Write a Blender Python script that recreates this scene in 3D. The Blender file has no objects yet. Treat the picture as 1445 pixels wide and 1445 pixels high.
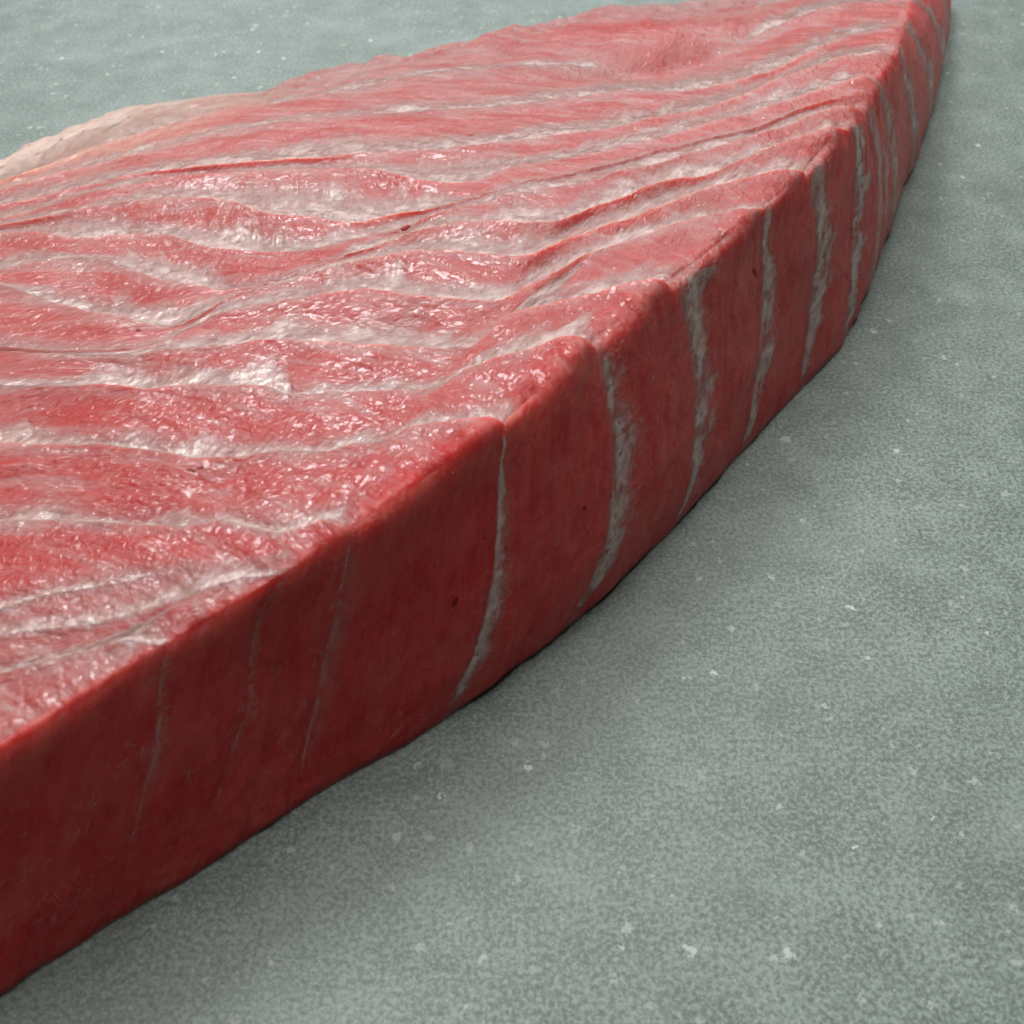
import bpy, math
import numpy as np
from mathutils import Vector

R = math.radians
C = bpy.context.scene.collection
SC = bpy.context.scene

# ------------------------------------------------------------------ camera
CAM_H, PITCH, TANH = 0.200, 48.0, 0.4986
cam_data = bpy.data.cameras.new('camera')
cam = bpy.data.objects.new('camera', cam_data)
C.objects.link(cam)
cam.location = (0, 0, CAM_H)
cam.rotation_euler = (R(90 - PITCH), 0, 0)
cam_data.sensor_width = 36
cam_data.lens = 18.0 / TANH
cam_data.clip_start = 0.01
cam_data.clip_end = 50
cam_data.dof.use_dof = True
cam_data.dof.focus_distance = 0.262
cam_data.dof.aperture_fstop = 24.0
SC.camera = cam

# ------------------------------------------------------------------ light
world = bpy.data.worlds.new('World')
SC.world = world
world.use_nodes = True
bg = world.node_tree.nodes['Background']
bg.inputs[0].default_value = (0.90, 0.98, 0.97, 1)
bg.inputs[1].default_value = 0.092


def area_lamp(name, loc, target, sx, sy, power, col):
    d = bpy.data.lights.new(name, 'AREA')
    d.shape = 'RECTANGLE'
    d.size, d.size_y = sx, sy
    d.energy = power
    d.color = col
    o = bpy.data.objects.new(name, d)
    C.objects.link(o)
    o.location = loc
    o.rotation_euler = (Vector(target) - Vector(loc)).to_track_quat('-Z', 'Y').to_euler()
    return o


area_lamp('window_light', (-0.60, 1.25, 1.62), (0, 0.25, 0), 0.55, 0.42, 17, (0.93, 0.98, 1.0))
area_lamp('far_window_light', (-0.15, 2.30, 1.10), (0, 0.3, 0), 2.0, 0.9, 11, (0.90, 0.97, 1.0))
area_lamp('ceiling_light', (-0.2, 0.85, 1.6), (0, 0.35, 0), 2.4, 1.5, 27, (1.0, 0.98, 0.95))

SC.view_settings.view_transform = 'Standard'
SC.view_settings.look = 'None'
SC.view_settings.gamma = 1.0
SC.view_settings.exposure = 0.0
SC.render.engine = 'CYCLES'
try:
    SC.cycles.use_denoising = True
except Exception:
    pass

# ------------------------------------------------------------------ noise
rng = np.random.default_rng(7)


def _hash(ix, iy, seed):
    h = (ix.astype(np.int64) * 374761393 + iy.astype(np.int64) * 668265263 + seed * 974634777) & 0xffffffff
    h = ((h ^ (h >> 13)) * 1274126177) & 0xffffffff
    h = h ^ (h >> 16)
    return (h & 0xffff) / 32767.5 - 1.0


def noise2(x, y, seed=0):
    x, y = np.broadcast_arrays(np.asarray(x, float), np.asarray(y, float))
    ix, iy = np.floor(x), np.floor(y)
    fx, fy = x - ix, y - iy
    ux, uy = fx * fx * fx * (fx * (fx * 6 - 15) + 10), fy * fy * fy * (fy * (fy * 6 - 15) + 10)
    ix, iy = ix.astype(np.int64), iy.astype(np.int64)
    a, b = _hash(ix, iy, seed), _hash(ix + 1, iy, seed)
    c, d = _hash(ix, iy + 1, seed), _hash(ix + 1, iy + 1, seed)
    return (a + (b - a) * ux) * (1 - uy) + (c + (d - c) * ux) * uy


def fbm(x, y, seed=0, n=4, gain=0.5):
    v, a, s = 0, 1.0, 0
    for i in range(n):
        v = v + a * noise2(x * 2 ** i + 17.3 * i, y * 2 ** i + 9.1 * i, seed + i * 13)
        s += a
        a *= gain
    return v / s


def sstep(a, b, x):
    t = np.clip((x - a) / (b - a + 1e-9), 0, 1)
    return t * t * (3 - 2 * t)


def gsmooth(a, s, axis=0):
    r = int(3 * s) + 1
    k = np.exp(-0.5 * (np.arange(-r, r + 1) / s) ** 2)
    k /= k.sum()
    a = np.moveaxis(a, axis, 0)
    pad = [(r, r)] + [(0, 0)] * (a.ndim - 1)
    lo = 2 * a[:1] - a[r:0:-1]
    hi = 2 * a[-1:] - a[-2:-r - 2:-1]
    p = np.concatenate([lo, a, hi], 0)
    out = sum(k[i] * p[i:i + a.shape[0]] for i in range(2 * r + 1))
    return np.moveaxis(out, 0, axis)


# survey of the fillet: sight lines from the photograph met with the height of the flesh there
_cp, _sp = math.cos(R(PITCH)), math.sin(R(PITCH))


def at(px, py, z):
    x = (px / 722.5 - 1) * TANH
    y = (1 - py / 722.5) * TANH
    dx, dy, dz = x, _cp + y * _sp, -_sp + y * _cp
    t = (z - CAM_H) / dz
    return np.stack([dx * t, dy * t, CAM_H + dz * t], -1)


# ------------------------------------------------------------------ seams between the muscle flakes
# each: T height at the front edge, L height at the far left, top run (x, y, white width), side run down to the table
SEAMS = [
 dict(T=.050, L=.050, top=[(-190,1172,0),(-200,1178,0)], side=[(-190,1172,0),(-190,1537,0)]),
 dict(T=.053, L=.050, top=[(228,915,8),(177,908,10),(150,911,14),(125,920,12),(97,928,10),(60,936,8),(0,954,8),(-200,1010,8)],
      side=[(228,915,5),(222,970,5),(213,1060,8),(190,1150,4),(150,1310,0)]),
 dict(T=.056, L=.049, top=[(402,811,8),(373,814,8),(340,817,8),(309,827,10),(280,837,14),(255,848,16),(225,858,12),(177,872,12),(142,881,10),(110,887,10),(53,893,12),(0,902,12),(-200,945,10)],
      side=[(402,811,3),(365,860,5),(350,915,7),(345,1000,8),(310,1100,4),(270,1235,0)]),
 dict(T=.057, L=.048, top=[(446,782,0),(400,785,0),(320,795,0),(240,805,0),(190,818,6),(160,827,7),(106,836,7),(53,848,6),(0,866,6),(-200,905,4)],
      side=[(446,782,0),(415,850,0),(395,930,3),(380,1020,2),(340,1190,0)]),
 dict(T=.058, L=.047, top=[(492,750,4),(457,737,10),(422,748,10),(391,757,9),(369,753,10),(338,744,9),(309,736,6),(280,743,7),(250,748,10),(221,746,18),(144,742,9),(100,740,8),(40,740,18),(0,740,14),(-200,760,14)],
      side=[(492,750,4),(482,800,4),(475,835,4),(465,885,8),(455,920,8),(445,980,6),(430,1040,6),(422,1080,4),(415,1143,0)]),
 dict(T=.060, L=.046, top=[(713,594,20),(653,599,18),(637,602,16),(582,608,13),(566,614,7),(535,628,9),(490,634,14),(464,642,15),(424,645,11),(397,641,8),(366,645,10),(338,653,13),(320,652,20),(270,655,25),(243,648,20),(212,642,18),(177,638,18),(133,634,14),(106,635,14),(44,635,26),(22,632,28),(0,631,26),(-200,650,20)],
      side=[(713,594,2),(705,650,3),(700,690,7),(697,750,12),(690,820,15),(672,890,14),(655,940,12),(630,990,9),(612,1025,4)]),
 dict(T=.060, L=.045, top=[(832,483,14),(792,484,12),(748,500,16),(715,505,18),(684,515,14),(655,525,12),(633,536,6),(612,549,4),(588,555,12),(521,557,14),(493,557,12),(437,562,10),(406,565,13),(393,562,16),(377,552,22),(344,551,25),(320,551,20),(261,547,20),(235,553,24),(199,557,25),(173,551,28),(142,547,26),(93,547,10),(62,546,7),(0,547,7),(-200,575,6)],
      side=[(832,483,12),(842,520,18),(850,570,22),(858,620,27),(858,680,26),(852,740,23),(845,780,18),(825,830,10),(790,897,3)]),
 dict(T=.060, L=.044, top=[(938,402,18),(920,401,16),(883,406,13),(839,419,16),(799,426,14),(755,437,14),(728,446,12),(715,452,14),(695,468,8),(677,483,8),(660,493,8),(620,495,16),(577,493,15),(543,494,22),(512,497,34),(481,490,32),(441,488,24),(415,485,24),(366,485,20),(337,490,16),(300,493,12),(266,494,12),(210,498,10),(199,503,6),(155,505,8),(88,506,15),(55,505,20),(0,501,25),(-200,525,22)],
      side=[(938,402,40),(944,425,46),(950,442,42),(964,460,26),(966,497,25),(973,520,18),(975,568,22),(977,612,18),(971,668,12),(966,699,8),(945,755,2)]),
 dict(T=.060, L=.043, top=[(1086,287,4),(1062,298,6),(1020,306,9),(975,315,14),(948,323,14),(915,334,16),(889,343,16),(866,351,16),(825,365,12),(784,385,13),(768,396,14),(742,411,20),(724,424,24),(706,432,22),(666,432,23),(633,430,22),(600,428,24),(588,428,26),(566,425,26),(543,418,28),(510,413,26),(477,419,24),(441,424,22),(411,427,20),(377,433,18),(342,439,16),(310,447,14),(283,457,13),(266,465,10),(243,478,8),(221,488,6),(200,492,4),(155,496,0),(60,494,0),(0,491,0),(-200,514,0)],
      side=[(1086,287,4),(1076,311,9),(1071,355,12),(1073,384,14),(1070,421,15),(1068,466,18),(1067,517,16),(1060,540,12),(1056,579,10),(1050,612,7),(1038,650,2)]),
 dict(T=.060, L=.041, top=[(1142,240,18),(1126,239,16),(1104,245,12),(1037,259,13),(1006,269,14),(984,276,14),(944,291,16),(915,302,18),(888,315,22),(855,324,22),(821,337,22),(793,348,24),(770,359,28),(751,366,30),(724,368,26),(697,365,24),(666,361,24),(640,358,22),(600,357,20),(588,359,21),(555,364,20),(521,370,16),(477,377,14),(433,388,12),(406,396,15),(366,407,15),(333,419,14),(311,430,12),(286,447,10),(262,459,14),(243,466,16),(210,463,22),(193,459,26),(159,452,24),(133,448,20),(106,439,16),(77,432,14),(51,424,11),(33,415,8),(11,407,4),(0,406,4),(-200,430,4)],
      side=[(1142,240,18),(1137,255,20),(1138,289,20),(1146,311,18),(1150,355,14),(1145,388,17),(1139,421,17),(1135,469,12),(1130,513,9),(1124,556,3)]),
 dict(T=.060, L=.039, top=[(1192,172,6),(1165,190,10),(1120,202,12),(1099,209,10),(1059,224,12),(1015,242,14),(984,253,20),(944,261,24),(904,273,24),(888,282,22),(844,293,20),(810,306,20),(788,315,16),(755,319,22),(733,320,24),(688,317,14),(644,318,12),(600,324,14),(560,336,14),(520,352,14),(490,363,10),(460,373,4),(433,382,0),(400,390,0),(366,400,0),(333,409,4),(310,413,18),(277,406,22),(255,402,24),(221,397,24),(188,386,20),(168,377,12),(150,368,5),(110,365,4),(66,370,10),(30,379,16),(0,385,12),(-200,408,8)],
      side=[(1192,172,8),(1202,192,12),(1201,215,13),(1204,240,15),(1200,300,14),(1198,380,12),(1195,430,9),(1186,493,4)]),
 dict(T=.059, L=.036, top=[(1216,148,6),(1197,153,8),(1171,158,12),(1137,170,14),(1093,186,16),(1060,197,20),(1026,208,20),(970,219,18),(937,230,16),(893,239,16),(860,248,18),(835,259,22),(799,265,24),(755,270,22),(722,276,18),(700,283,14),(666,290,20),(633,299,20),(600,309,12),(574,320,12),(540,330,11),(506,338,14),(455,351,14),(422,359,16),(377,362,24),(344,359,26),(320,356,20),(288,353,24),(266,345,18),(243,337,16),(210,334,18),(181,337,22),(144,342,34),(106,342,34),(66,338,30),(33,335,26),(0,337,26),(-200,375,22)],
      side=[(1216,148,5),(1222,165,8),(1228,200,8),(1234,240,8),(1236,300,10),(1232,360,9),(1222,405,6),(1211,436,3)]),
 dict(T=.0585, L=.034, top=[(1226,128,0),(1190,136,0),(1130,155,0),(1070,178,0),(1000,196,0),(930,212,0),(860,232,0),(800,246,0),(740,255,0),(690,270,0),(650,284,4),(600,301,18),(566,306,24),(521,315,30),(500,319,34),(473,316,38),(433,312,38),(388,311,40),(355,303,34),(333,292,26),(288,285,22),(240,284,18),(200,284,14),(150,290,8),(100,300,6),(50,311,8),(0,320,10),(-200,352,6)],
      side=[(1226,128,0),(1234,160,0),(1242,200,3),(1247,250,4),(1246,300,4),(1240,345,3),(1228,395,0)]),
 dict(T=.058, L=.031, top=[(1236,110,8),(1193,120,12),(1160,131,14),(1126,142,16),(1093,153,18),(1060,164,16),(1037,169,18),(1004,178,18),(959,189,15),(915,201,12),(871,211,14),(826,222,14),(790,229,12),(768,231,10),(737,234,9),(706,246,14),(680,257,28),(644,264,34),(620,263,32),(588,260,30),(566,255,22),(539,246,14),(521,242,12),(477,242,14),(433,244,16),(366,246,18),(300,249,20),(243,253,16),(200,260,14),(150,268,8),(90,286,10),(40,302,12),(0,311,14),(-200,342,10)],
      side=[(1236,110,4),(1244,150,6),(1250,190,8),(1256,240,8),(1255,290,8),(1250,330,8),(1240,362,3)]),
 dict(T=.055, L=.028, top=[(1262,70,6),(1228,77,10),(1193,84,14),(1160,93,14),(1126,105,16),(1082,124,20),(1048,140,18),(981,158,16),(930,170,16),(871,186,16),(830,192,14),(782,196,14),(740,200,14),(700,204,12),(668,208,10),(620,213,12),(560,217,14),(500,222,18),(450,226,20),(400,229,20),(355,232,14),(300,236,12),(250,242,12),(180,250,10),(100,268,12),(50,281,14),(0,292,14),(-200,328,10)],
      side=[(1262,70,8),(1272,105,6),(1280,150,8),(1284,190,8),(1282,230,6),(1275,268,3)]),
 dict(T=.048, L=.025, top=[(1272,35,8),(1215,46,10),(1184,58,12),(1149,75,14),(1104,95,16),(1060,112,16),(1010,126,14),(950,134,16),(880,133,16),(800,140,12),(720,150,8),(640,157,7),(560,160,8),(480,166,8),(400,172,7),(340,180,6),(290,191,6),(240,206,6),(180,222,8),(100,244,10),(50,258,12),(0,270,12),(-200,312,10)],
      side=[(1272,35,8),(1290,60,6),(1303,100,8),(1308,140,8),(1307,175,6),(1301,205,3)]),
 dict(T=.040, L=.022, top=[(1283,2,8),(1200,8,12),(1130,26,12),(1060,48,6),(1000,68,0),(950,84,0),(900,87,0),(850,88,4),(800,91,4),(701,99,4),(613,106,4),(557,117,4),(480,132,6),(430,141,6),(380,149,6),(330,153,8),(290,162,10),(240,175,10),(190,194,14),(130,214,14),(60,240,14),(0,258,14),(-200,302,10)],
      side=[(1283,2,6),(1310,22,6),(1322,55,6),(1326,85,5),(1325,110,5),(1320,135,3)]),
 dict(T=.033, L=.019, top=[(1290,-27,6),(1200,-18,8),(1130,-6,6),(1060,17,4),(1010,37,0),(950,51,0),(880,61,2),(820,64,2),(760,66,2),(700,76,3),(650,84,3),(600,91,3),(560,101,3),(500,118,4),(440,131,4),(400,133,4),(370,147,2),(320,152,2),(280,154,2),(200,168,4),(130,190,4),(60,217,4),(0,245,4),(-200,298,4)],
      side=[(1290,-27,4),(1315,-15,4),(1330,10,4),(1335,40,3),(1334,60,3),(1331,78,2)]),
 dict(T=.027, L=.016, top=[(1290,-62,0),(1200,-50,0),(1080,-13,0),(1000,-2,0),(960,5,0),(900,10,0),(840,15,0),(790,30,0),(740,47,0),(680,57,0),(620,75,0),(580,86,0),(540,83,0),(510,90,0),(480,100,0),(440,107,0),(405,116,0),(385,128,0),(365,141,0),(330,143,0),(280,144,0),(200,155,0),(150,166,0),(110,180,0),(60,201,0),(0,236,0),(-200,296,0)],
      side=[(1290,-62,0),(1320,-58,0),(1338,-30,0),(1342,-8,0),(1342,8,0),(1340,25,0)]),
]
NS = len(SEAMS)
NT, NB = 760, 230                     # samples on the top face and down the cut face


def resample(poly, n, power=1.0):
    p = np.array(poly, float)
    d = np.r_[0, np.cumsum(np.hypot(np.diff(p[:, 0]), np.diff(p[:, 1])))]
    s = np.linspace(0, 1, n) ** power * d[-1]
    return np.stack([np.interp(s, d, p[:, i]) for i in range(3)], -1), s / max(d[-1], 1e-6)


px = np.zeros((NS, NT + NB, 2))
wid = np.zeros((NS, NT + NB))
seam = np.zeros((NS, NT + NB, 3))
for k, S in enumerate(SEAMS):
    a, fa = resample(S['top'], NT)
    b, fb = resample(S['side'], NB + 1)
    a[:, :2] = gsmooth(a[:, :2], 4)
    b[:, :2] = gsmooth(b[:, :2], 4)
    za = S['T'] + (S['L'] - S['T']) * fa ** 0.8
    zb = S['T'] * (1 - fb)
    A3 = at(a[:, 0], a[:, 1], za)[::-1]
    B3 = at(b[:, 0], b[:, 1], zb)[1:]
    seam[k] = np.concatenate([A3, B3])
    px[k] = np.concatenate([a[::-1, :2], b[1:, :2]])
    wid[k] = np.concatenate([a[::-1, 2], b[1:, 2]])
    # the cut corner is a little rounded
    sm = gsmooth(seam[k], 11.0)
    m = np.exp(-((np.arange(NT + NB) - NT) / 32.0) ** 4)[:, None]
    seam[k] = seam[k] * (1 - m) + sm * m
NC = NT + NB
tidx = np.arange(NC)
side_w = sstep(NT - 6, NT + 10, tidx)             # 0 on the top face, 1 on the cut face
arc = np.zeros((NS, NC))
for k in range(NS):
    arc[k, 1:] = np.cumsum(np.linalg.norm(np.diff(seam[k], axis=0), axis=1))
    arc[k] -= arc[k, NT]

# ------------------------------------------------------------------ the flesh surface
gap3 = np.linalg.norm(np.diff(seam, axis=0), axis=2)
tan = np.gradient(px, axis=1)
tan /= np.linalg.norm(tan, axis=2, keepdims=True) + 1e-6
dpx = np.diff(px, axis=0)
gappx = np.abs(tan[:-1, :, 0] * dpx[:, :, 1] - tan[:-1, :, 1] * dpx[:, :, 0])
gappx = np.maximum(gsmooth(gappx, 6, 1), 1.0)
amp = np.zeros((NS, NC))
for k in range(NS):
    ga, gb = gap3[min(k, NS - 2)], gap3[max(k - 1, 0)]
    near = 0.25 * (ga + gb) + 0.5 * np.minimum(ga, gb)
    wz = gsmooth(np.minimum(wid[k], 30), 10) / 22.0
    am = np.clip(0.14 * near, 0.0003, 0.0023) * (0.12 + 1.0 * np.minimum(wz, 1.2))
    am *= 1 + 0.35 * noise2(arc[k] / 0.018, k * 3.1, 3)
    am = np.minimum(am, 0.35 * np.minimum(ga, gb))
    if 3 < k < 14:
        am = am + 0.0011 * np.exp(-((tidx - NT + 12) / 55.0) ** 2)
    amp[k] = gsmooth(am, 5) * (1 - 0.85 * side_w)
amp[0] = 0
amp[1:4] *= 0.4
amp[-1] *= 0.4

rows_p, rows_h, rows_film, rows_red, rows_f, rows_band, rows_c = [], [], [], [], [], [], []
band_first = []
GG = []
for k in range(NS - 1):
    n = int(np.clip(np.max(gappx[k, :NT + NB]) / 1.45, 6, 170))
    band_first.append(len(rows_p))
    jag = 1 + 0.50 * fbm(arc[k] / 0.0045, k * 5.7 + 0.5, 11, 4) + 0.10 * noise2(arc[k] / 0.0008, k * 2.2, 19)
    GG.append(gsmooth(np.clip(1.75 * wid[k] * jag / gappx[k], 0, 0.92), 1.2))
    g = gsmooth(np.clip(wid[k] / gappx[k], 0, 0.85), 7)
    for j in range(n):
        c = j / n
        P = seam[k] * (1 - c) + seam[k + 1] * c
        valley, crest = -0.5 * amp[k], 0.5 * amp[k + 1]
        q = np.clip((c - g) / (1 - g + 1e-6), 0, 1)
        rise = q ** 1.3
        v = np.where(c < g, valley, valley + (crest - valley) * rise)
        e = np.clip(0.0026 / (gap3[k] + 1e-6), 0.04, 0.35)
        v = 0.5 * amp[k] + (v - 0.5 * amp[k]) * sstep(0, 1, c / e)
        v = v + side_w * (0.0007 * np.sin(math.pi * c) * np.minimum(1, gap3[k] / 0.012))
        rows_p.append(P)
        rows_h.append(v)
        rows_band.append(k)
        rows_c.append(c)
        rows_film.append(np.clip(1.0 - np.abs(c - g * 0.5) / (0.5 * g + 0.10), 0, 1) * np.minimum(1, wid[k] / 8.0) * sstep(0.3 * e, 1.3 * e, c))
        rows_red.append(sstep(0.0, 0.35, q) * (1 - 0.9 * sstep(0.72, 1.0, q)) * (1 - side_w) * np.minimum(1, amp[k + 1] / 0.0009))
rows_p.append(seam[-1].copy()); rows_h.append(0.5 * amp[-1]); rows_band.append(NS - 2); rows_c.append(1.0)
rows_film.append(np.zeros(NC)); rows_red.append(np.zeros(NC))
n_face_rows = len(rows_p)
# the far side: rounded over and down to the table
back = seam[-1]
bt = np.gradient(gsmooth(back, 12), axis=0)
out = np.stack([bt[:, 1], -bt[:, 0], np.zeros(NC)], -1)
out /= np.linalg.norm(out, axis=1, keepdims=True) + 1e-9
if out[NT // 2, 1] < 0:
    out = -out
out *= (1 - side_w)[:, None]
KB = 18
for j in range(1, KB + 1):
    th = j / KB * math.pi / 2
    P = back + out * (0.007 * math.sin(th))
    P[:, 2] = np.maximum(back[:, 2] * math.cos(th) ** 0.8, 0.0)
    rows_p.append(P); rows_h.append(0.5 * amp[-1] * math.cos(th)); rows_band.append(NS - 2); rows_c.append(1.0)
    rows_film.append(np.zeros(NC)); rows_red.append(np.zeros(NC))

P0 = np.array(rows_p)
Hh = np.array(rows_h)
FILM = np.array(rows_film)
RED = np.array(rows_red)
NR = len(P0)
arcrow = np.zeros((NR, NC))
for r_ in range(NR):
    k = rows_band[r_]
    c = rows_c[r_]
    arcrow[r_] = arc[k] * (1 - c) + arc[k + 1] * c
vdist = np.zeros((NR, NC))
vdist[1:] = np.cumsum(np.linalg.norm(np.diff(P0, axis=0), axis=2), axis=0)


def normals(P):
    dt = np.gradient(P, axis=1)
    du = np.gradient(P, axis=0)
    n = np.cross(dt, du)
    n /= np.linalg.norm(n, axis=2, keepdims=True) + 1e-12
    return n


Nb = normals(gsmooth(gsmooth(P0, 3, 0), 4, 1))
if Nb[NR // 2, NT // 2, 2] < 0:
    Nb = -Nb
X, Y = P0[..., 0], P0[..., 1]
bend = fbm(arcrow / 0.030, vdist / 0.012, 31, 3)
fib = fbm(arcrow / 0.014 + 0.4 * bend, vdist / 0.0016, 37, 3)
lump = fbm(arcrow / 0.0035, vdist / 0.0022, 41, 3)
top_w = (1 - side_w)[None, :]
D = Hh + top_w * (0.0007 * bend + 0.00012 * fib + 0.00014 * lump * (0.4 + FILM)
             + 0.00032 * (np.abs(fbm(arcrow / 0.011 + bend, vdist / 0.0038, 43, 4)) - 0.18)
             + 0.00014 * (np.abs(fbm(arcrow / 0.0042, vdist / 0.0015, 47, 3)) - 0.18)) \
    + side_w[None, :] * (0.0007 * bend + 0.00012 * lump + 0.00035 * (np.abs(fbm(arcrow / 0.009, vdist / 0.005, 49, 4)) - 0.18))
# the hollow at the far back and the thick fold behind it
hx, hy, _ = at(948., 74., .036)
D = D - top_w * 0.0065 * np.exp(-(((X - hx - 0.35 * (Y - hy)) / 0.034) ** 2 + ((Y - hy - 0.3 * (X - hx)) / 0.011) ** 2))
fx, fy, _ = at(900., 45., .03)
D = D + top_w * 0.0035 * np.exp(-(((X - fx) / 0.045) ** 2 + ((Y - fy) / 0.016) ** 2))
D = D + 0.0019 * fbm(vdist / 0.0085, arcrow / 0.02, 87, 4) * np.exp(-((tidx - NT) / 26.0) ** 2)[None, :]
rfr = np.arange(NR)[:, None] / n_face_rows
D = D + top_w * 0.0030 * np.clip(0.45 + 1.2 * fbm(arcrow / 0.028, 0.7 + 0 * arcrow, 103, 3), 0, 1.2) * np.exp(-((rfr - 0.985) / 0.022) ** 2)
D = D + top_w * 0.0022 * fbm(arcrow / 0.013, vdist / 0.02, 101, 4) * sstep(0.94, 1.0, rfr)
edge_fade = np.ones(NC)
edge_fade[-10:] = np.linspace(1, 0, 10)
PF = P0 + Nb * (D * edge_fade[None, :])[..., None]
# ragged hem where it meets the table
hem = 0.0011 * fbm(vdist[:, -1] / 0.016, 0.3 + 0 * vdist[:, -1], 51, 4)
fade = sstep(NC - 70, NC - 1, tidx)
flat = Nb.copy(); flat[..., 2] = 0
flat /= np.linalg.norm(flat, axis=2, keepdims=True) + 1e-9
PF += flat * (fade[None, :] * hem[:, None])[..., None] * side_w[None, :, None]
PF[..., 2] = np.maximum(PF[..., 2], 0.0006)
NF = normals(gsmooth(PF, 1.5, 1))
if NF[NR // 2, NT // 2, 2] < 0:
    NF = -NF

# ------------------------------------------------------------------ materials


def new_mat(name):
    m = bpy.data.materials.new(name)
    m.use_nodes = True
    nt = m.node_tree
    for n in list(nt.nodes):
        nt.nodes.remove(n)
    out_ = nt.nodes.new('ShaderNodeOutputMaterial')
    p = nt.nodes.new('ShaderNodeBsdfPrincipled')
    nt.links.new(p.outputs[0], out_.inputs[0])
    return m, nt, p, out_


def node(nt, kind, **kw):
    n = nt.nodes.new(kind)
    for a, b in kw.items():
        if a.startswith('i_'):
            key = a[2:]
            key = int(key) if key.isdigit() else key.replace('_', ' ')
            n.inputs[key].default_value = b
        else:
            setattr(n, a, b)
    return n


def noise_tex(nt, vec, scale, detail=4, rough=0.55, dist=0.0, stretch=None):
    if stretch:
        mp = node(nt, 'ShaderNodeMapping')
        mp.inputs['Scale'].default_value = stretch
        nt.links.new(vec, mp.inputs['Vector'])
        vec = mp.outputs[0]
    n = node(nt, 'ShaderNodeTexNoise', i_Scale=scale, i_Detail=detail, i_Roughness=rough, i_Distortion=dist)
    nt.links.new(vec, n.inputs['Vector'])
    return n.outputs['Fac']


def ramp(nt, fac, a, b, ca=(0, 0, 0, 1), cb=(1, 1, 1, 1)):
    n = node(nt, 'ShaderNodeValToRGB')
    e = n.color_ramp.elements
    e[0].position, e[0].color = a, ca
    e[1].position, e[1].color = b, cb
    nt.links.new(fac, n.inputs[0])
    return n.outputs['Color']


def mix(nt, fac, a, b, mode='MIX'):
    n = node(nt, 'ShaderNodeMix', data_type='RGBA', blend_type=mode)
    if isinstance(fac, float):
        n.inputs[0].default_value = fac
    else:
        nt.links.new(fac, n.inputs[0])
    for i, v in ((6, a), (7, b)):
        if isinstance(v, tuple):
            n.inputs[i].default_value = v
        else:
            nt.links.new(v, n.inputs[i])
    return n.outputs[2]


def math_n(nt, op, a, b=None, c=None):
    n = node(nt, 'ShaderNodeMath', operation=op)
    for i, v in enumerate((a, b, c)):
        if v is None:
            continue
        if isinstance(v, (int, float)):
            n.inputs[i].default_value = v
        else:
            nt.links.new(v, n.inputs[i])
    return n.outputs[0]


def bump(nt, h, strength, dist, prev=None):
    n = node(nt, 'ShaderNodeBump', i_Strength=strength, i_Distance=dist)
    nt.links.new(h, n.inputs['Height'])
    if prev is not None:
        nt.links.new(prev, n.inputs['Normal'])
    return n.outputs[0]


def attr(nt, name):
    return node(nt, 'ShaderNodeAttribute', attribute_name=name)


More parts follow.
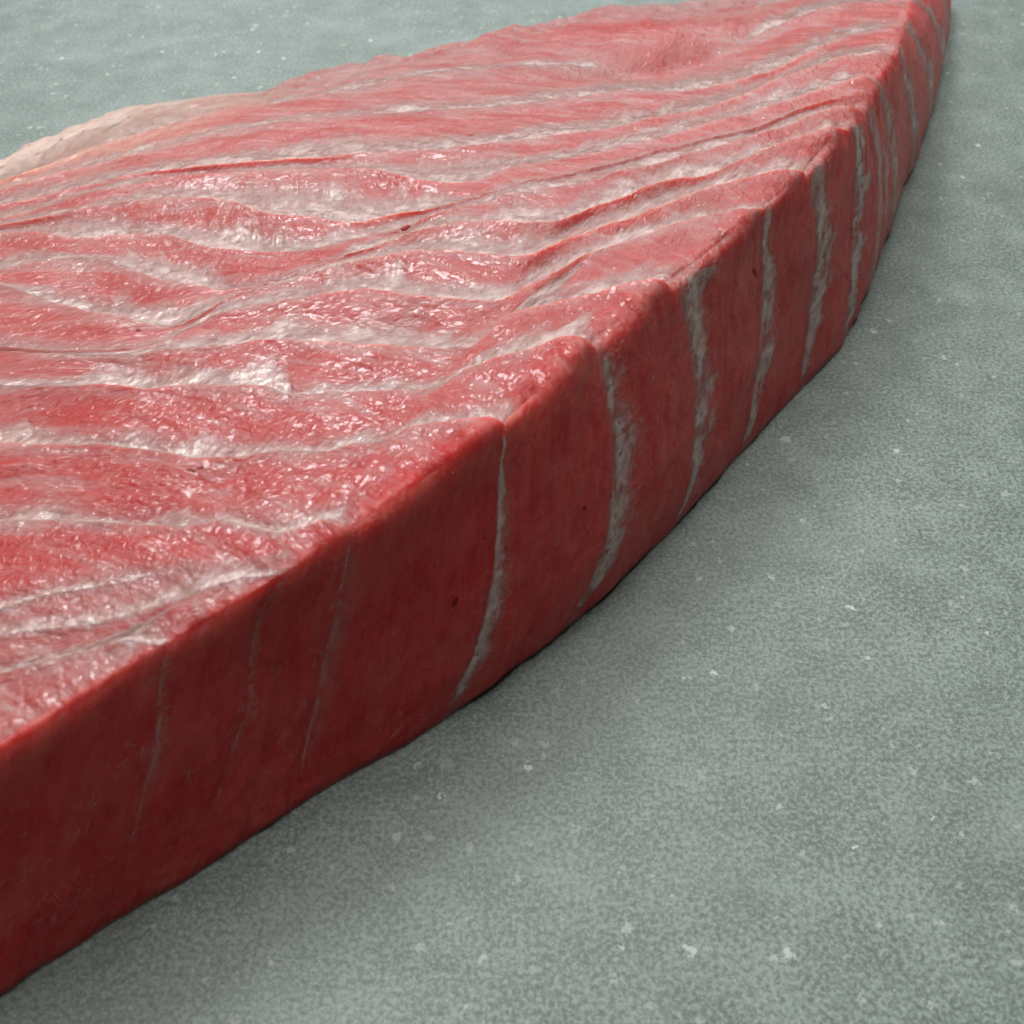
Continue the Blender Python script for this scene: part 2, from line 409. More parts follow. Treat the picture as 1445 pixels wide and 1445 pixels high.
def flesh_material():
    m, nt, p, _ = new_mat('raw_flesh')
    fc = attr(nt, 'fibre').outputs['Vector']
    film = attr(nt, 'film').outputs['Fac']
    red = attr(nt, 'red').outputs['Fac']
    fat = attr(nt, 'fat').outputs['Fac']
    big = noise_tex(nt, fc, 60, 4, 0.6)
    streak = noise_tex(nt, fc, 1.0, 5, 0.6, 0.3, (90, 900, 1))
    fine = noise_tex(nt, fc, 1.0, 3, 0.6, 0.2, (500, 3500, 1))
    base = mix(nt, ramp(nt, big, 0.35, 0.65), (0.66, 0.040, 0.044, 1), (0.70, 0.090, 0.080, 1))
    base = mix(nt, red, base, (0.56, 0.020, 0.020, 1))
    pale = math_n(nt, 'MULTIPLY', ramp(nt, streak, 0.42, 0.72), math_n(nt, 'MULTIPLY_ADD', film, 0.4, 0.13))
    base = mix(nt, pale, base, (0.60, 0.30, 0.27, 1))
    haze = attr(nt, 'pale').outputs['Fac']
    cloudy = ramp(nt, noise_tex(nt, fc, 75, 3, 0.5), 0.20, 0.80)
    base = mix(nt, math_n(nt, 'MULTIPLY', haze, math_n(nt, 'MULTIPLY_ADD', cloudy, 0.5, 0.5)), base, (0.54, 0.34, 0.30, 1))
    base = mix(nt, math_n(nt, 'MULTIPLY', ramp(nt, fine, 0.55, 0.8), 0.16), base, (0.70, 0.38, 0.34, 1))
    base = mix(nt, math_n(nt, 'MULTIPLY', film, 0.45), base, (0.60, 0.34, 0.31, 1))
    side = math_n(nt, 'SUBTRACT', 1.0, attr(nt, 'wet').outputs['Fac'])
    base = mix(nt, math_n(nt, 'MULTIPLY', attr(nt, 'wet').outputs['Fac'], math_n(nt, 'MULTIPLY_ADD', red, -0.62, 0.78)), base, (0.40, 0.190, 0.182, 1))
    st2 = noise_tex(nt, fc, 1.0, 4, 0.55, 0.6, (45, 260, 1))
    base = mix(nt, math_n(nt, 'MULTIPLY', attr(nt, 'wet').outputs['Fac'], math_n(nt, 'MULTIPLY', ramp(nt, st2, 0.50, 0.75), 0.6)), base, (0.56, 0.40, 0.38, 1))
    st3 = noise_tex(nt, fc, 1.0, 3, 0.5, 0.4, (30, 130, 1))
    base = mix(nt, math_n(nt, 'MULTIPLY', attr(nt, 'wet').outputs['Fac'], math_n(nt, 'MULTIPLY', ramp(nt, st3, 0.48, 0.68), 0.6)), base, (0.46, 0.045, 0.045, 1))
    vein = noise_tex(nt, fc, 1.0, 5, 0.65, 0.5, (110, 190, 1))
    base = mix(nt, math_n(nt, 'MULTIPLY', side, math_n(nt, 'MULTIPLY', ramp(nt, vein, 0.45, 0.75), 0.7)), base, (0.52, 0.014, 0.024, 1))
    thread = noise_tex(nt, fc, 1.0, 4, 0.7, 0.8, (420, 1500, 1))
    base = mix(nt, math_n(nt, 'MULTIPLY', side, math_n(nt, 'MULTIPLY', ramp(nt, thread, 0.57, 0.72), 0.42)), base, (0.66, 0.25, 0.24, 1))
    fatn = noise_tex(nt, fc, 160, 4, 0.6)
    base = mix(nt, math_n(nt, 'MULTIPLY', fat, ramp(nt, fatn, 0.25, 0.6)), base, (0.74, 0.46, 0.34, 1))  # cream fat on the rim; along the front edge it paints glow
    spots = noise_tex(nt, fc, 240, 2, 0.5)
    base = mix(nt, math_n(nt, 'MULTIPLY', ramp(nt, spots, 0.74, 0.80), 0.5), base, (0.22, 0.008, 0.010, 1))
    nt.links.new(base, p.inputs['Base Color'])
    p.inputs['Subsurface Weight'].default_value = 1.0
    p.inputs['Subsurface Radius'].default_value = (1.0, 0.26, 0.13)
    p.inputs['Subsurface Scale'].default_value = 0.0075
    p.inputs['IOR'].default_value = 1.38
    rgh = ramp(nt, noise_tex(nt, fc, 350, 3, 0.6), 0.3, 0.7, (0.26, 0.26, 0.26, 1), (0.50, 0.50, 0.50, 1))
    nt.links.new(rgh, p.inputs['Roughness'])
    p.inputs['Specular IOR Level'].default_value = 0.15
    nt.links.new(math_n(nt, 'MULTIPLY_ADD', attr(nt, 'wet').outputs['Fac'], 0.50, 0.06), p.inputs['Coat Weight'])
    p.inputs['Coat Roughness'].default_value = 0.035
    p.inputs['Coat IOR'].default_value = 1.5
    b1 = bump(nt, streak, 0.18, 0.0004)
    wet = math_n(nt, 'MULTIPLY_ADD', math_n(nt, 'SUBTRACT', film, red), 0.40, 0.42)
    n2 = node(nt, 'ShaderNodeBump', i_Distance=0.0010)
    nt.links.new(ramp(nt, noise_tex(nt, fc, 1.0, 2, 0.5, 0.5, (220, 340, 1)), 0.42, 0.75), n2.inputs['Height'])
    nt.links.new(wet, n2.inputs['Strength'])
    nt.links.new(b1, n2.inputs['Normal'])
    b3 = bump(nt, ramp(nt, noise_tex(nt, fc, 520, 2, 0.5, 0.7), 0.48, 0.78), 0.38, 0.0007, n2.outputs[0])
    nt.links.new(b3, p.inputs['Normal'])
    nt.links.new(b3, p.inputs['Coat Normal'])
    return m


def sinew_material():
    m, nt, p, out_ = new_mat('white_sinew')
    fc = attr(nt, 'fibre').outputs['Vector']
    rim = attr(nt, 'rim').outputs['Fac']
    patch = noise_tex(nt, fc, 220, 4, 0.6)
    hatch = noise_tex(nt, fc, 1.0, 4, 0.6, 0.4, (2600, 260, 1))
    base = mix(nt, ramp(nt, patch, 0.32, 0.68), (0.64, 0.38, 0.35, 1), (0.74, 0.56, 0.50, 1))
    base = mix(nt, math_n(nt, 'MULTIPLY', ramp(nt, hatch, 0.45, 0.62), 0.45), base, (0.50, 0.24, 0.22, 1))
    nt.links.new(base, p.inputs['Base Color'])
    p.inputs['Subsurface Weight'].default_value = 0.6
    p.inputs['Subsurface Radius'].default_value = (1.0, 0.45, 0.35)
    p.inputs['Subsurface Scale'].default_value = 0.0014
    p.inputs['IOR'].default_value = 1.42
    p.inputs['Roughness'].default_value = 0.26
    p.inputs['Coat Weight'].default_value = 0.75
    p.inputs['Coat Roughness'].default_value = 0.03
    p.inputs['Coat IOR'].default_value = 1.5
    b1 = bump(nt, hatch, 0.22, 0.0002)
    b2 = bump(nt, noise_tex(nt, fc, 330, 1, 0.5, 0.5), 0.35, 0.0011, b1)
    b2 = bump(nt, noise_tex(nt, fc, 1000, 2, 0.5), 0.40, 0.0003, b2)
    nt.links.new(b2, p.inputs['Normal'])
    nt.links.new(b2, p.inputs['Coat Normal'])
    tr = node(nt, 'ShaderNodeBsdfTransparent')
    ms = node(nt, 'ShaderNodeMixShader')
    hole = ramp(nt, noise_tex(nt, fc, 420, 4, 0.65), 0.36, 0.56)
    op = math_n(nt, 'MULTIPLY', math_n(nt, 'MULTIPLY_ADD', hole, 0.38, 0.68), rim)
    nt.links.new(op, ms.inputs[0])
    nt.links.new(tr.outputs[0], ms.inputs[1])
    nt.links.new(p.outputs[0], ms.inputs[2])
    nt.links.new(ms.outputs[0], out_.inputs[0])
    return m


def fibre_material():
    m, nt, p, _ = new_mat('torn_fibre')
    p.inputs['Base Color'].default_value = (0.62, 0.34, 0.31, 1)
    p.inputs['Subsurface Weight'].default_value = 0.5
    p.inputs['Subsurface Scale'].default_value = 0.001
    p.inputs['Roughness'].default_value = 0.3
    return m


def fat_material():
    m, nt, p, out_ = new_mat('pale_fat')
    fc = attr(nt, 'fibre').outputs['Vector']
    a = noise_tex(nt, fc, 130, 4, 0.6)
    s = noise_tex(nt, fc, 1.0, 4, 0.6, 0.3, (700, 120, 1))
    base = mix(nt, ramp(nt, a, 0.3, 0.7), (0.66, 0.43, 0.37, 1), (0.74, 0.60, 0.51, 1))
    base = mix(nt, math_n(nt, 'MULTIPLY', ramp(nt, s, 0.5, 0.75), 0.45), base, (0.70, 0.34, 0.26, 1))
    nt.links.new(base, p.inputs['Base Color'])
    p.inputs['Subsurface Weight'].default_value = 1.0
    p.inputs['Subsurface Radius'].default_value = (1.0, 0.5, 0.3)
    p.inputs['Subsurface Scale'].default_value = 0.002
    p.inputs['Roughness'].default_value = 0.4
    b1 = bump(nt, s, 0.4, 0.0005)
    b1 = bump(nt, a, 0.3, 0.0008, b1)
    nt.links.new(b1, p.inputs['Normal'])
    tr = node(nt, 'ShaderNodeBsdfTransparent')
    ms = node(nt, 'ShaderNodeMixShader')
    nt.links.new(math_n(nt, 'MULTIPLY', attr(nt, 'rim').outputs['Fac'], ramp(nt, noise_tex(nt, fc, 150, 3, 0.55), 0.18, 0.40)), ms.inputs[0])
    nt.links.new(tr.outputs[0], ms.inputs[1])
    nt.links.new(p.outputs[0], ms.inputs[2])
    nt.links.new(ms.outputs[0], out_.inputs[0])
    return m


def table_material():
    m, nt, p, _ = new_mat('grey_green_stoneware')
    tc = node(nt, 'ShaderNodeTexCoord').outputs['Object']
    cloud = noise_tex(nt, tc, 9, 4, 0.6)
    streak = noise_tex(nt, tc, 1.0, 4, 0.6, 0.4, (10, 34, 1))
    mott = noise_tex(nt, tc, 900, 4, 0.7)
    dens = noise_tex(nt, tc, 70, 4, 0.6)
    mott = math_n(nt, 'MULTIPLY_ADD', math_n(nt, 'SUBTRACT', dens, 0.5), 0.35, mott)
    grain = noise_tex(nt, tc, 1300, 3, 0.75)
    base = mix(nt, ramp(nt, mott, 0.42, 0.62), (0.125, 0.160, 0.142, 1), (0.315, 0.378, 0.340, 1))
    base = mix(nt, math_n(nt, 'MULTIPLY', ramp(nt, grain, 0.50, 0.66), 0.65), base, (0.46, 0.53, 0.49, 1))
    base = mix(nt, math_n(nt, 'MULTIPLY', ramp(nt, cloud, 0.40, 0.66), 0.22), base, (0.15, 0.17, 0.15, 1))
    base = mix(nt, math_n(nt, 'MULTIPLY', ramp(nt, streak, 0.50, 0.72), 0.25), base, (0.40, 0.47, 0.45, 1))
    vo = node(nt, 'ShaderNodeTexVoronoi', i_Scale=165.0, i_Randomness=1.0)
    dn = node(nt, 'ShaderNodeTexNoise', i_Scale=700.0, i_Detail=5.0)
    nt.links.new(tc, dn.inputs['Vector'])
    ds = node(nt, 'ShaderNodeVectorMath', operation='SCALE')
    nt.links.new(dn.outputs['Color'], ds.inputs[0])
    ds.inputs['Scale'].default_value = 0.0042
    ad = node(nt, 'ShaderNodeVectorMath', operation='ADD')
    nt.links.new(tc, ad.inputs[0]); nt.links.new(ds.outputs[0], ad.inputs[1])
    nt.links.new(ad.outputs[0], vo.inputs['Vector'])
    sep = node(nt, 'ShaderNodeSeparateColor')
    nt.links.new(vo.outputs['Color'], sep.inputs[0])
    size = math_n(nt, 'MULTIPLY', math_n(nt, 'POWER', sep.outputs[0], 4.0), 0.26)
    fleck = math_n(nt, 'MULTIPLY', ramp(nt, math_n(nt, 'SUBTRACT', size, vo.outputs['Distance']), 0.0, 0.045),
                   math_n(nt, 'MULTIPLY_ADD', sep.outputs[1], 0.7, 0.2))
    base = mix(nt, fleck, base, (0.70, 0.75, 0.69, 1))
    vo2 = node(nt, 'ShaderNodeTexVoronoi', i_Scale=330.0, i_Randomness=1.0)
    nt.links.new(ad.outputs[0], vo2.inputs['Vector'])
    sep2 = node(nt, 'ShaderNodeSeparateColor')
    nt.links.new(vo2.outputs['Color'], sep2.inputs[0])
    size2 = math_n(nt, 'MULTIPLY', math_n(nt, 'POWER', sep2.outputs[0], 4.0), 0.36)
    fleck2 = math_n(nt, 'MULTIPLY', ramp(nt, math_n(nt, 'SUBTRACT', size2, vo2.outputs['Distance']), 0.0, 0.06),
                    math_n(nt, 'MULTIPLY_ADD', sep2.outputs[1], 0.6, 0.2))
    base = mix(nt, fleck2, base, (0.54, 0.58, 0.53, 1))
    nt.links.new(base, p.inputs['Base Color'])
    rg = ramp(nt, mott, 0.3, 0.7, (0.36, 0.36, 0.36, 1), (0.54, 0.54, 0.54, 1))
    nt.links.new(rg, p.inputs['Roughness'])
    b1 = bump(nt, noise_tex(nt, tc, 900, 4, 0.7), 0.12, 0.0003)
    nt.links.new(b1, p.inputs['Normal'])
    return m


M_FLESH, M_SINEW, M_FIBRE, M_FAT, M_TABLE = flesh_material(), sinew_material(), fibre_material(), fat_material(), table_material()

# ------------------------------------------------------------------ mesh helpers


def mesh_obj(name, verts, faces, mat, parent=None, attrs=None, smooth=True):
    me = bpy.data.meshes.new(name)
    verts = np.asarray(verts, np.float32).reshape(-1, 3)
    faces = np.asarray(faces, np.int32).reshape(-1, 4)
    me.vertices.add(len(verts))
    me.vertices.foreach_set('co', verts.ravel())
    me.loops.add(faces.size)
    me.loops.foreach_set('vertex_index', faces.ravel())
    me.polygons.add(len(faces))
    me.polygons.foreach_set('loop_start', np.arange(0, faces.size, 4, dtype=np.int32))
    if smooth:
        me.polygons.foreach_set('use_smooth', np.ones(len(faces), bool))
    me.update(calc_edges=True)
    me.validate()
    for nm, (kind, data) in (attrs or {}).items():
        a = me.attributes.new(nm, kind, 'POINT')
        if kind == 'FLOAT':
            a.data.foreach_set('value', np.asarray(data, np.float32).ravel())
        else:
            a.data.foreach_set('vector', np.asarray(data, np.float32).ravel())
    me.materials.append(mat)
    o = bpy.data.objects.new(name, me)
    C.objects.link(o)
    if parent:
        o.parent = parent
    return o


def grid_faces(nr, nc, off=0, flip=False):
    i = np.arange(nr * nc).reshape(nr, nc) + off
    f = np.stack([i[:-1, :-1], i[:-1, 1:], i[1:, 1:], i[1:, :-1]], -1).reshape(-1, 4)
    return f[:, ::-1] if flip else f


# ------------------------------------------------------------------ table
def rounded_slab(name, x0, x1, y0, y1, z0, z1, rad):
    prof = [(0, z0)] + [(0, z1 - rad)] + [(rad * (1 - math.cos(a)), z1 - rad + rad * math.sin(a)) for a in np.linspace(0.3, math.pi / 2, 5)]
    v, f = [], []
    for ins, z in prof:
        v += [(x0 + ins, y0 + ins, z), (x1 - ins, y0 + ins, z), (x1 - ins, y1 - ins, z), (x0 + ins, y1 - ins, z)]
    n = len(prof)
    for j in range(n - 1):
        for i in range(4):
            f.append((j * 4 + i, j * 4 + (i + 1) % 4, j * 4 + 4 + (i + 1) % 4, j * 4 + 4 + i))
    f.append((n * 4 - 4, n * 4 - 3, n * 4 - 2, n * 4 - 1))
    f.append((3, 2, 1, 0))
    return mesh_obj(name, v, f, M_TABLE, smooth=False)


table = rounded_slab('table_surface', -0.80, 0.80, -0.25, 1.15, -0.020, 0.0, 0.003)
table['kind'] = 'structure'
table['label'] = 'grey green speckled stoneware worktop under the raw fish loin'

# ------------------------------------------------------------------ the loin
loin = bpy.data.objects.new('fish_loin', None)
C.objects.link(loin)
loin['label'] = 'thick raw red tuna loin with white sinew seams lying on the grey worktop'
loin['category'] = 'fish loin'
loin.location = (0.0, 0.25, 0.0)
bpy.context.view_layer.update()
ORG = np.array([0.0, 0.25, 0.0])

fat = np.zeros((NR, NC))
left = sstep(0.0, 1.0, np.clip((-(PF[..., 0]) - 0.075) / 0.05, 0, 1))
rowfrac = np.arange(NR) / n_face_rows
fat = left * sstep(0.90, 0.985, rowfrac)[:, None] * 0.8
lip_glow = np.exp(-((tidx - NT - 4) / 20.0) ** 2)[None, :] * (0.25 + 0.75 * np.clip(0.5 + fbm(vdist / 0.006, arcrow / 0.003, 111, 3), 0, 1))  # cream edge, with light glowing through the flesh painted into the colour
fat = np.maximum(fat, 0.22 * lip_glow * sstep(0.62, 0.45, rowfrac)[:, None])  # fat also carries the painted glow of the front edge
RED = np.maximum(RED, top_w * 0.95 * np.exp(-(((X - hx) / 0.030) ** 2 + ((Y - hy - 0.006) / 0.020) ** 2)))  # shade in the hollow put into the colour as deeper red
RED = np.maximum(RED, top_w * 1.0 * np.exp(-(((X - fx) / 0.060) ** 2 + ((Y - fy) / 0.022) ** 2)))
rf = rowfrac[:, None] + 0 * arcrow
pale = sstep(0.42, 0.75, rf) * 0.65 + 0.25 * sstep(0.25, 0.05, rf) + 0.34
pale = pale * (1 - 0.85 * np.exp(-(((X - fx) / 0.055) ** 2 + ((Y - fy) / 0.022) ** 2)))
edge_keep = np.maximum(sstep(0.0, 1.0, (NT - tidx) / 60.0)[None, :], sstep(0.38, 0.62, rf))  # pale tone dropped near the front edge, part of the painted glow
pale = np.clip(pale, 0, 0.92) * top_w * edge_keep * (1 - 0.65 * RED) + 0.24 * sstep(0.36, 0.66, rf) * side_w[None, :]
wet = top_w * (0.20 + 0.80 * np.maximum(0.75 * sstep(0.38, 0.62, rf), sstep(0.0, 1.0, (NT - 4 - tidx[None, :]) / 55.0 + 0.35 * fbm(vdist / 0.006, arcrow / 0.006, 131, 3))))  # wet top face; its pink tint fades at the edge to paint glow
FIB = np.stack([arcrow, vdist, np.zeros_like(arcrow)], -1)
MERGE = True


def slab(r0, r1, name):
    P = PF[r0:r1 + 1] - ORG
    nr = len(P)
    top = P.reshape(-1, 3)
    base = P.copy()
    base[..., 2] = 0.0003
    verts = np.concatenate([top, base.reshape(-1, 3)])
    n = nr * NC
    f = [grid_faces(nr, NC, 0), grid_faces(nr, NC, n, True)]
    i = np.arange(n).reshape(nr, NC)
    for line, fl in ((i[0], True), (i[-1], False), (i[:, 0], False), (i[:, -1], True)):
        q = np.stack([line[:-1], line[1:], line[1:] + n, line[:-1] + n], -1)
        f.append(q if not fl else q[:, ::-1])
    at_ = {}
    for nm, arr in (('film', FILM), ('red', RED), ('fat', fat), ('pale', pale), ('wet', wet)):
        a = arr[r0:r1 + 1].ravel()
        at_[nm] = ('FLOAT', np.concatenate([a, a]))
    a = FIB[r0:r1 + 1].reshape(-1, 3)
    at_['fibre'] = ('FLOAT_VECTOR', np.concatenate([a, a]))
    return mesh_obj(name, verts, np.concatenate(f), M_FLESH, loin, at_)


bounds = band_first[:] + [NR - 1]
if MERGE:
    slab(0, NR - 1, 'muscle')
else:
    for k in range(NS - 1):
        slab(bounds[k], bounds[k + 1], 'muscle_flake')


def sample(k, c, tt, arr):
    """value of a surface array at fraction c of band k, column tt (integer columns)"""
    r0, r1 = bounds[k], (bounds[k + 1] if k < NS - 2 else n_face_rows - 1)
    x = np.clip(r0 + c * (r1 - r0), 0, NR - 1.001)
    i = np.floor(x).astype(int)
    f = x - i
    a, b = arr[i, tt], arr[i + 1, tt]
    if a.ndim > f.ndim:
        f = f[..., None]
    return a * (1 - f) + b * f


# ------------------------------------------------------------------ white sinew lying in the seams
sinew_tips = []
for k in range(NS - 1):
    g = GG[k]
    for lo, hi, on_side in ((0, NT - 2, False), (NT - 4, NC - 3, True)):
        wpx = gsmooth(wid[k], 2)
        ok = wpx > (3.2 if not on_side else 2.2)
        ok[:lo] = False
        ok[hi:] = False
        j = lo
        while j < hi:
            if not ok[j]:
                j += 1
                continue
            j2 = j
            while j2 < hi and ok[j2]:
                j2 += 1
            n = j2 - j
            if n > 24:
                tt = np.arange(j, j2)
                NW = 15
                xs = np.linspace(0, 1, NW)[:, None]
                gg = g[tt][None, :]
                ends = np.minimum(1, np.minimum(np.arange(n), np.arange(n)[::-1]) / 18.0)[None, :]
                if on_side:
                    mid = gg * 0.5
                    half = gg * 0.42 * (0.25 + 0.75 * ends)
                    cc = np.clip(mid + (xs * 2 - 1) * half, 0.002, 0.97)
                else:
                    cc = np.clip(0.012 + xs * gg * 1.05 * (0.3 + 0.7 * ends), 0.002, 0.97)
                T2 = np.broadcast_to(tt[None, :], cc.shape)
                P = sample(k, cc, T2, PF)
                N = sample(k, cc, T2, NF)
                F = sample(k, cc, T2, FIB)
                prof = np.sin(math.pi * np.clip(xs, 0, 1)) ** 0.6
                bumpy = fbm(F[..., 0] / 0.0016, F[..., 1] / 0.0011, 61 + k, 3)
                scale = 0.00024 if on_side else 0.00030
                lift = -0.00010 + prof * ends * (scale + 0.00026 * bumpy)
                Pt = P + N * lift[..., None]
                Pb = P - N * 0.0006
                verts = np.concatenate([Pt.reshape(-1, 3), Pb.reshape(-1, 3)]) - ORG
                m = NW * n
                i = np.arange(m).reshape(NW, n)
                f = [grid_faces(NW, n, 0), grid_faces(NW, n, m, True)]
                for line, fl in ((i[0], True), (i[-1], False), (i[:, 0], False), (i[:, -1], True)):
                    q = np.stack([line[:-1], line[1:], line[1:] + m, line[:-1] + m], -1)
                    f.append(q if not fl else q[:, ::-1])
                brk = 0.5 + 0.9 * fbm(F[..., 0] / 0.004, F[..., 1] / 0.0025, 91 + k, 3)
                if on_side:
                    rim = np.minimum(xs / 0.20, (1 - xs) / 0.45) * np.clip(1.5 * brk, 0.05, 0.95) * (0.3 if k <= 4 else (0.55 if k >= 11 else 1.0))
                else:
                    rim = np.minimum(xs / 0.12, (1 - xs) / 0.55 * (0.55 + np.clip(brk, 0, 1.1))) * np.clip(0.55 + 0.9 * fbm(F[..., 0] / 0.012, F[..., 1] / 0.02, 191 + k, 3), 0.55, 1)
                rim = np.clip(rim, 0, 1) * np.minimum(1, ends * 1.2)
                rim = np.broadcast_to(rim, cc.shape).ravel()
                Fv = F.reshape(-1, 3)
                o = mesh_obj('sinew', verts, np.concatenate(f), M_SINEW, loin,
                             {'rim': ('FLOAT', np.concatenate([rim, rim * 0])),
                              'fibre': ('FLOAT_VECTOR', np.concatenate([Fv, Fv]))})
                if on_side:
                    for q in range(n):
                        sinew_tips.append((P[-1, q], N[-1, q], P[-1, q] - P[0, q], P[NW // 2, q], wpx[tt[q]]))
            j = j2

# ------------------------------------------------------------------ pale fat along the far left rim
js = np.arange(40, NT - 1)
bx = seam[-1][js, 0]
fat_x = float(at(520., 90., .024)[0])
js = js[bx < fat_x]
rr = np.linspace(n_face_rows - 54, NR - 4, 40).astype(int)
w_ = sstep(fat_x, fat_x - 0.11, seam[-1][js, 0])
Pg = PF[np.ix_(rr, js)]
Ng = NF[np.ix_(rr, js)]
Fg = FIB[np.ix_(rr, js)]
xs = np.linspace(0, 1, len(rr))[:, None]
ln = -0.0004 + (0.0013 * np.sin(math.pi * xs) ** 0.7 + 0.0005 * fbm(Fg[..., 0] / 0.004, Fg[..., 1] / 0.003, 77, 3) * np.sin(math.pi * xs)) * np.sqrt(w_)[None, :]
Pt = Pg + Ng * ln[..., None]
Pb = Pg - Ng * 0.0012
m = Pt.shape[0] * Pt.shape[1]
i = np.arange(m).reshape(Pt.shape[:2])
f = [grid_faces(*Pt.shape[:2]), grid_faces(*Pt.shape[:2], m, True)]
for line, fl in ((i[0], True), (i[-1], False), (i[:, 0], False), (i[:, -1], True)):
    q = np.stack([line[:-1], line[1:], line[1:] + m, line[:-1] + m], -1)
    f.append(q if not fl else q[:, ::-1])
Fv = Fg.reshape(-1, 3)
fr = (sstep(0.0, 0.45, xs + 0.10 * fbm(Fg[..., 0] / 0.006, Fg[..., 1] / 0.004, 79, 3)) * w_[None, :]).ravel()
fat_rim = mesh_obj('fat_rim', np.concatenate([Pt.reshape(-1, 3), Pb.reshape(-1, 3)]) - ORG, np.concatenate(f), M_FAT, loin,
                   {'fibre': ('FLOAT_VECTOR', np.concatenate([Fv, Fv])),
                    'rim': ('FLOAT', np.concatenate([fr, fr * 0]))})
fat_rim['label'] = 'pale cream rim of fat on the far edge'

# ------------------------------------------------------------------ hair-fine torn fibres
fv, ff = [], []


def hair(p, d, n, length, rad, curl):
    d = d / (np.linalg.norm(d) + 1e-9)
    s = np.cross(d, n)
    s /= np.linalg.norm(s) + 1e-9
    base = len(fv) * 1
    K = 6
    pts = []
    for q in range(K):
        u = q / (K - 1)
        pts.append(p + d * length * u + s * curl * length * u * u + n * (0.00010 + 0.12 * length * math.sin(u * 2.2)))
    for q in range(K):
        r_ = rad * (1 - 0.75 * q / (K - 1))
        for a in range(3):
            th = a * 2.0944
            fv.append(pts[q] + (s * math.cos(th) + n * math.sin(th)) * r_)
    for q in range(K - 1):
        for a in range(3):
            b = (a + 1) % 3
            ff.append((base + q * 3 + a, base + q * 3 + b, base + q * 3 + 3 + b, base + q * 3 + 3 + a))


for p, n, d, mid, w in sinew_tips:
    if rng.random() < 0.62 and w > 3:
        L = rng.uniform(0.0003, 0.0013) * (0.6 + w / 22)
        dd = d / (np.linalg.norm(d) + 1e-9) + np.array([0, 0, rng.normal(-0.1, 0.5)])
        st = p if rng.random() < 0.7 else mid
        hair(st + (mid - p) * rng.uniform(0, 0.4), dd, n, L, rng.uniform(0.00003, 0.00008), rng.normal(0, 0.3))
for q in range(650):
    r_ = rng.integers(bounds[1], n_face_rows - 60)
    t_ = NT + int(rng.uniform(0.02, 0.92) * NB)
    dt = PF[r_, t_ + 4] - PF[r_, t_]
    du = PF[min(r_ + 3, NR - 1), t_] - PF[r_, t_]
    d = dt / np.linalg.norm(dt) * rng.normal(0.6, 0.6) + du / (np.linalg.norm(du) + 1e-9) * rng.normal(0, 0.7)
    hair(PF[r_, t_], d, NF[r_, t_], rng.uniform(0.0005, 0.0018), rng.uniform(0.00002, 0.00005), rng.normal(0, 0.4))
for q in range(170):
    r_ = rng.integers(bounds[1], n_face_rows - 60)
    t_ = NT - int(abs(rng.normal(0, 1)) * 60) - 2
    d = rng.normal(0, 1, 3)
    hair(PF[r_, t_], d, NF[r_, t_], rng.uniform(0.0006, 0.0022), rng.uniform(0.00002, 0.00006), rng.normal(0, 0.8))


def locate(px_, py_):
    q = at(float(px_), float(py_), 0.05)
    d = q - np.array([0, 0, CAM_H])
    dn = d / np.linalg.norm(d)
    rel = PF.reshape(-1, 3) - np.array([0, 0, CAM_H])
    along = rel @ dn
    off = np.linalg.norm(rel - along[:, None] * dn, axis=1)
    near = np.where(off < 0.0006)[0]
    return int(near[np.argmin(along[near])]) if len(near) else None


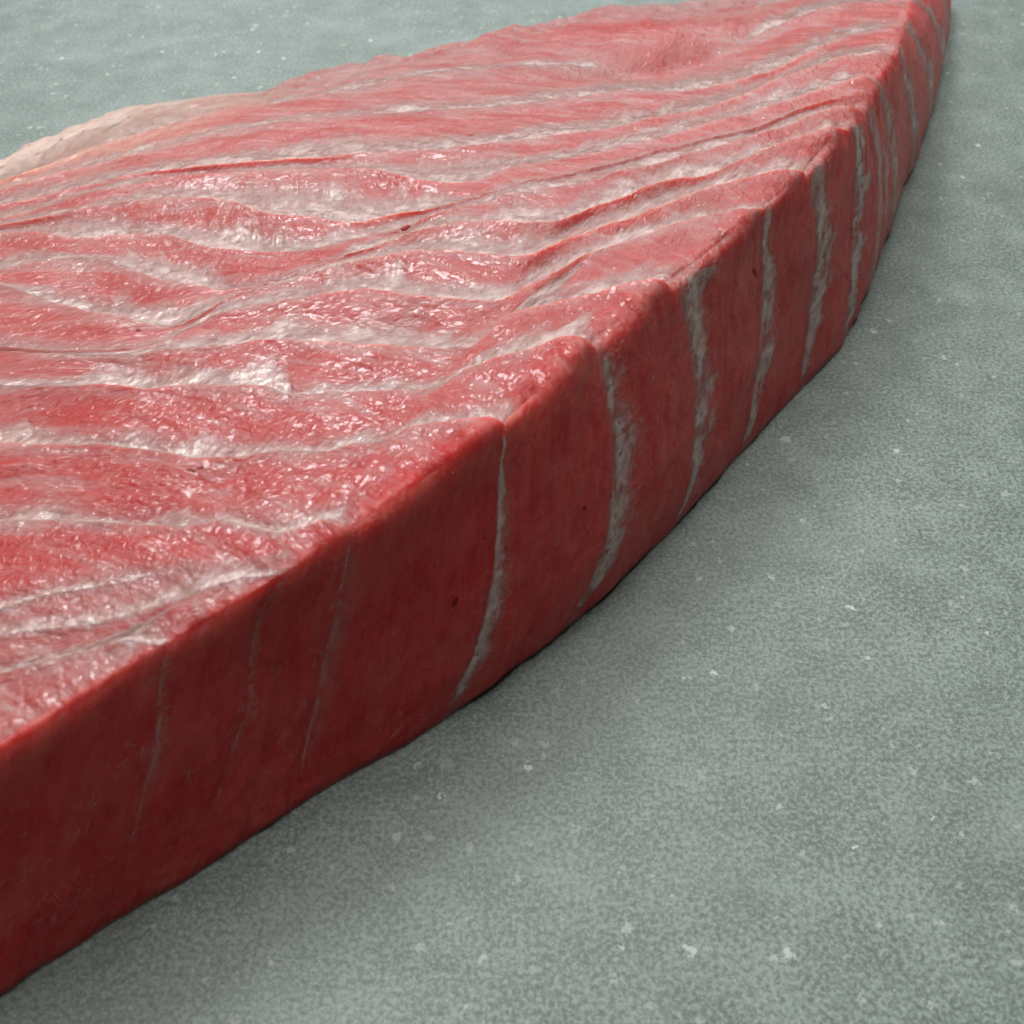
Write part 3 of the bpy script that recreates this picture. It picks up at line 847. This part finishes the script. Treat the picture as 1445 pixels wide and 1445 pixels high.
for cx_, cy_, ln_, num in ((200, 1060, .0030, 14), (170, 1085, .0022, 8), (268, 1097, .0022, 8), (132, 1132, .0026, 7), (45, 1225, .0026, 5), (75, 1262, .0034, 9), (110, 1275, .0030, 8),
                           (112, 1170, .0030, 6), (347, 985, .0024, 8), (218, 960, .0020, 5), (236, 1020, .0016, 5), (355, 1010, .0026, 8), (385, 920, .0018, 5), (560, 1030, .0022, 6),
                           (430, 1000, .0020, 8), (450, 930, .0020, 9), (470, 860, .0016, 8), (478, 810, .0018, 6), (760, 900, .0018, 6), (745, 650, .0016, 6), (800, 640, .0014, 5),
                           (900, 560, .0018, 7), (925, 520, .0018, 6), (880, 500, .0016, 6), (905, 600, .0016, 5), (1000, 560, .0016, 5), (60, 1310, .0024, 6), (15, 1190, .0024, 4)):
    i_ = locate(cx_, cy_)
    if i_ is None:
        continue
    r0_, t0_ = divmod(i_, NC)
    ang = rng.normal(0.5, 0.5)
    for q in range(num):
        r_ = int(np.clip(r0_ + rng.normal(0, 7), 0, NR - 5))
        t_ = int(np.clip(t0_ + rng.normal(0, 7), 0, NC - 6))
        dt = PF[r_, t_ + 4] - PF[r_, t_]
        du = PF[r_ + 3, t_] - PF[r_, t_]
        a_ = ang + rng.normal(0, 0.35)
        d = dt / (np.linalg.norm(dt) + 1e-9) * math.cos(a_) - du / (np.linalg.norm(du) + 1e-9) * math.sin(a_)
        hair(PF[r_, t_], d, NF[r_, t_], ln_ * rng.uniform(0.35, 1.0), rng.uniform(0.00003, 0.00007), rng.normal(0, 0.35))
hairs = mesh_obj('torn_fibre', np.array(fv) - ORG, ff, M_FIBRE, loin)
hairs['kind'] = 'stuff'

# ------------------------------------------------------------------ dark blood spots
def spot(px_, py_, rad, stretch, dark):
    i = locate(px_, py_)
    if i is None:
        return
    p, n = PF.reshape(-1, 3)[i], NF.reshape(-1, 3)[i]
    r_, t_ = divmod(i, NC)
    tv = PF[r_, min(t_ + 4, NC - 1)] - PF[r_, t_]
    tv = tv / (np.linalg.norm(tv) + 1e-9)
    sv = np.cross(n, tv)
    vs, fs = [], []
    NA, NRG = 14, 5
    for j in range(NRG):
        ph = j / (NRG - 1) * math.pi
        for a in range(NA):
            th = 2 * math.pi * a / NA
            rr_ = rad * math.sin(ph) * (1 + 0.30 * math.sin(2 * th + px_) + 0.18 * math.sin(5 * th + py_))
            vs.append(p + tv * rr_ * stretch * math.cos(th) + sv * rr_ * math.sin(th) + n * 0.00010 * math.cos(ph))
    for j in range(NRG - 1):
        for a in range(NA):
            b = (a + 1) % NA
            fs.append((j * NA + a, j * NA + b, (j + 1) * NA + b, (j + 1) * NA + a))
    o = mesh_obj('blood_spot', np.array(vs) - ORG, fs, dark, loin)


M_BLOOD, _nt, _p, _o = new_mat('dark_blood')
_p.inputs['Base Color'].default_value = (0.34, 0.010, 0.016, 1)
_p.inputs['Roughness'].default_value = 0.45
_p.inputs['Specular IOR Level'].default_value = 0.2
_p.inputs['Subsurface Weight'].default_value = 0.6
_p.inputs['Subsurface Scale'].default_value = 0.001
for a in ((192, 464, .0007, 1.2), (645, 852, .0005, 3.2), (1080, 352, .0016, 1.5), (1068, 385, .0010, 1.3), (470, 287, .0008, 1.2), (573, 318, .0009, 1.2),
          (818, 371, .0006, 1), (267, 660, .0004, 2.6), (282, 656, .0003, 2.4), (1080, 545, .0007, 1.3), (828, 718, .0006, 1.5), (580, 203, .0008, .6), (663, 188, .0009, 1.4)):
    spot(*a, M_BLOOD)
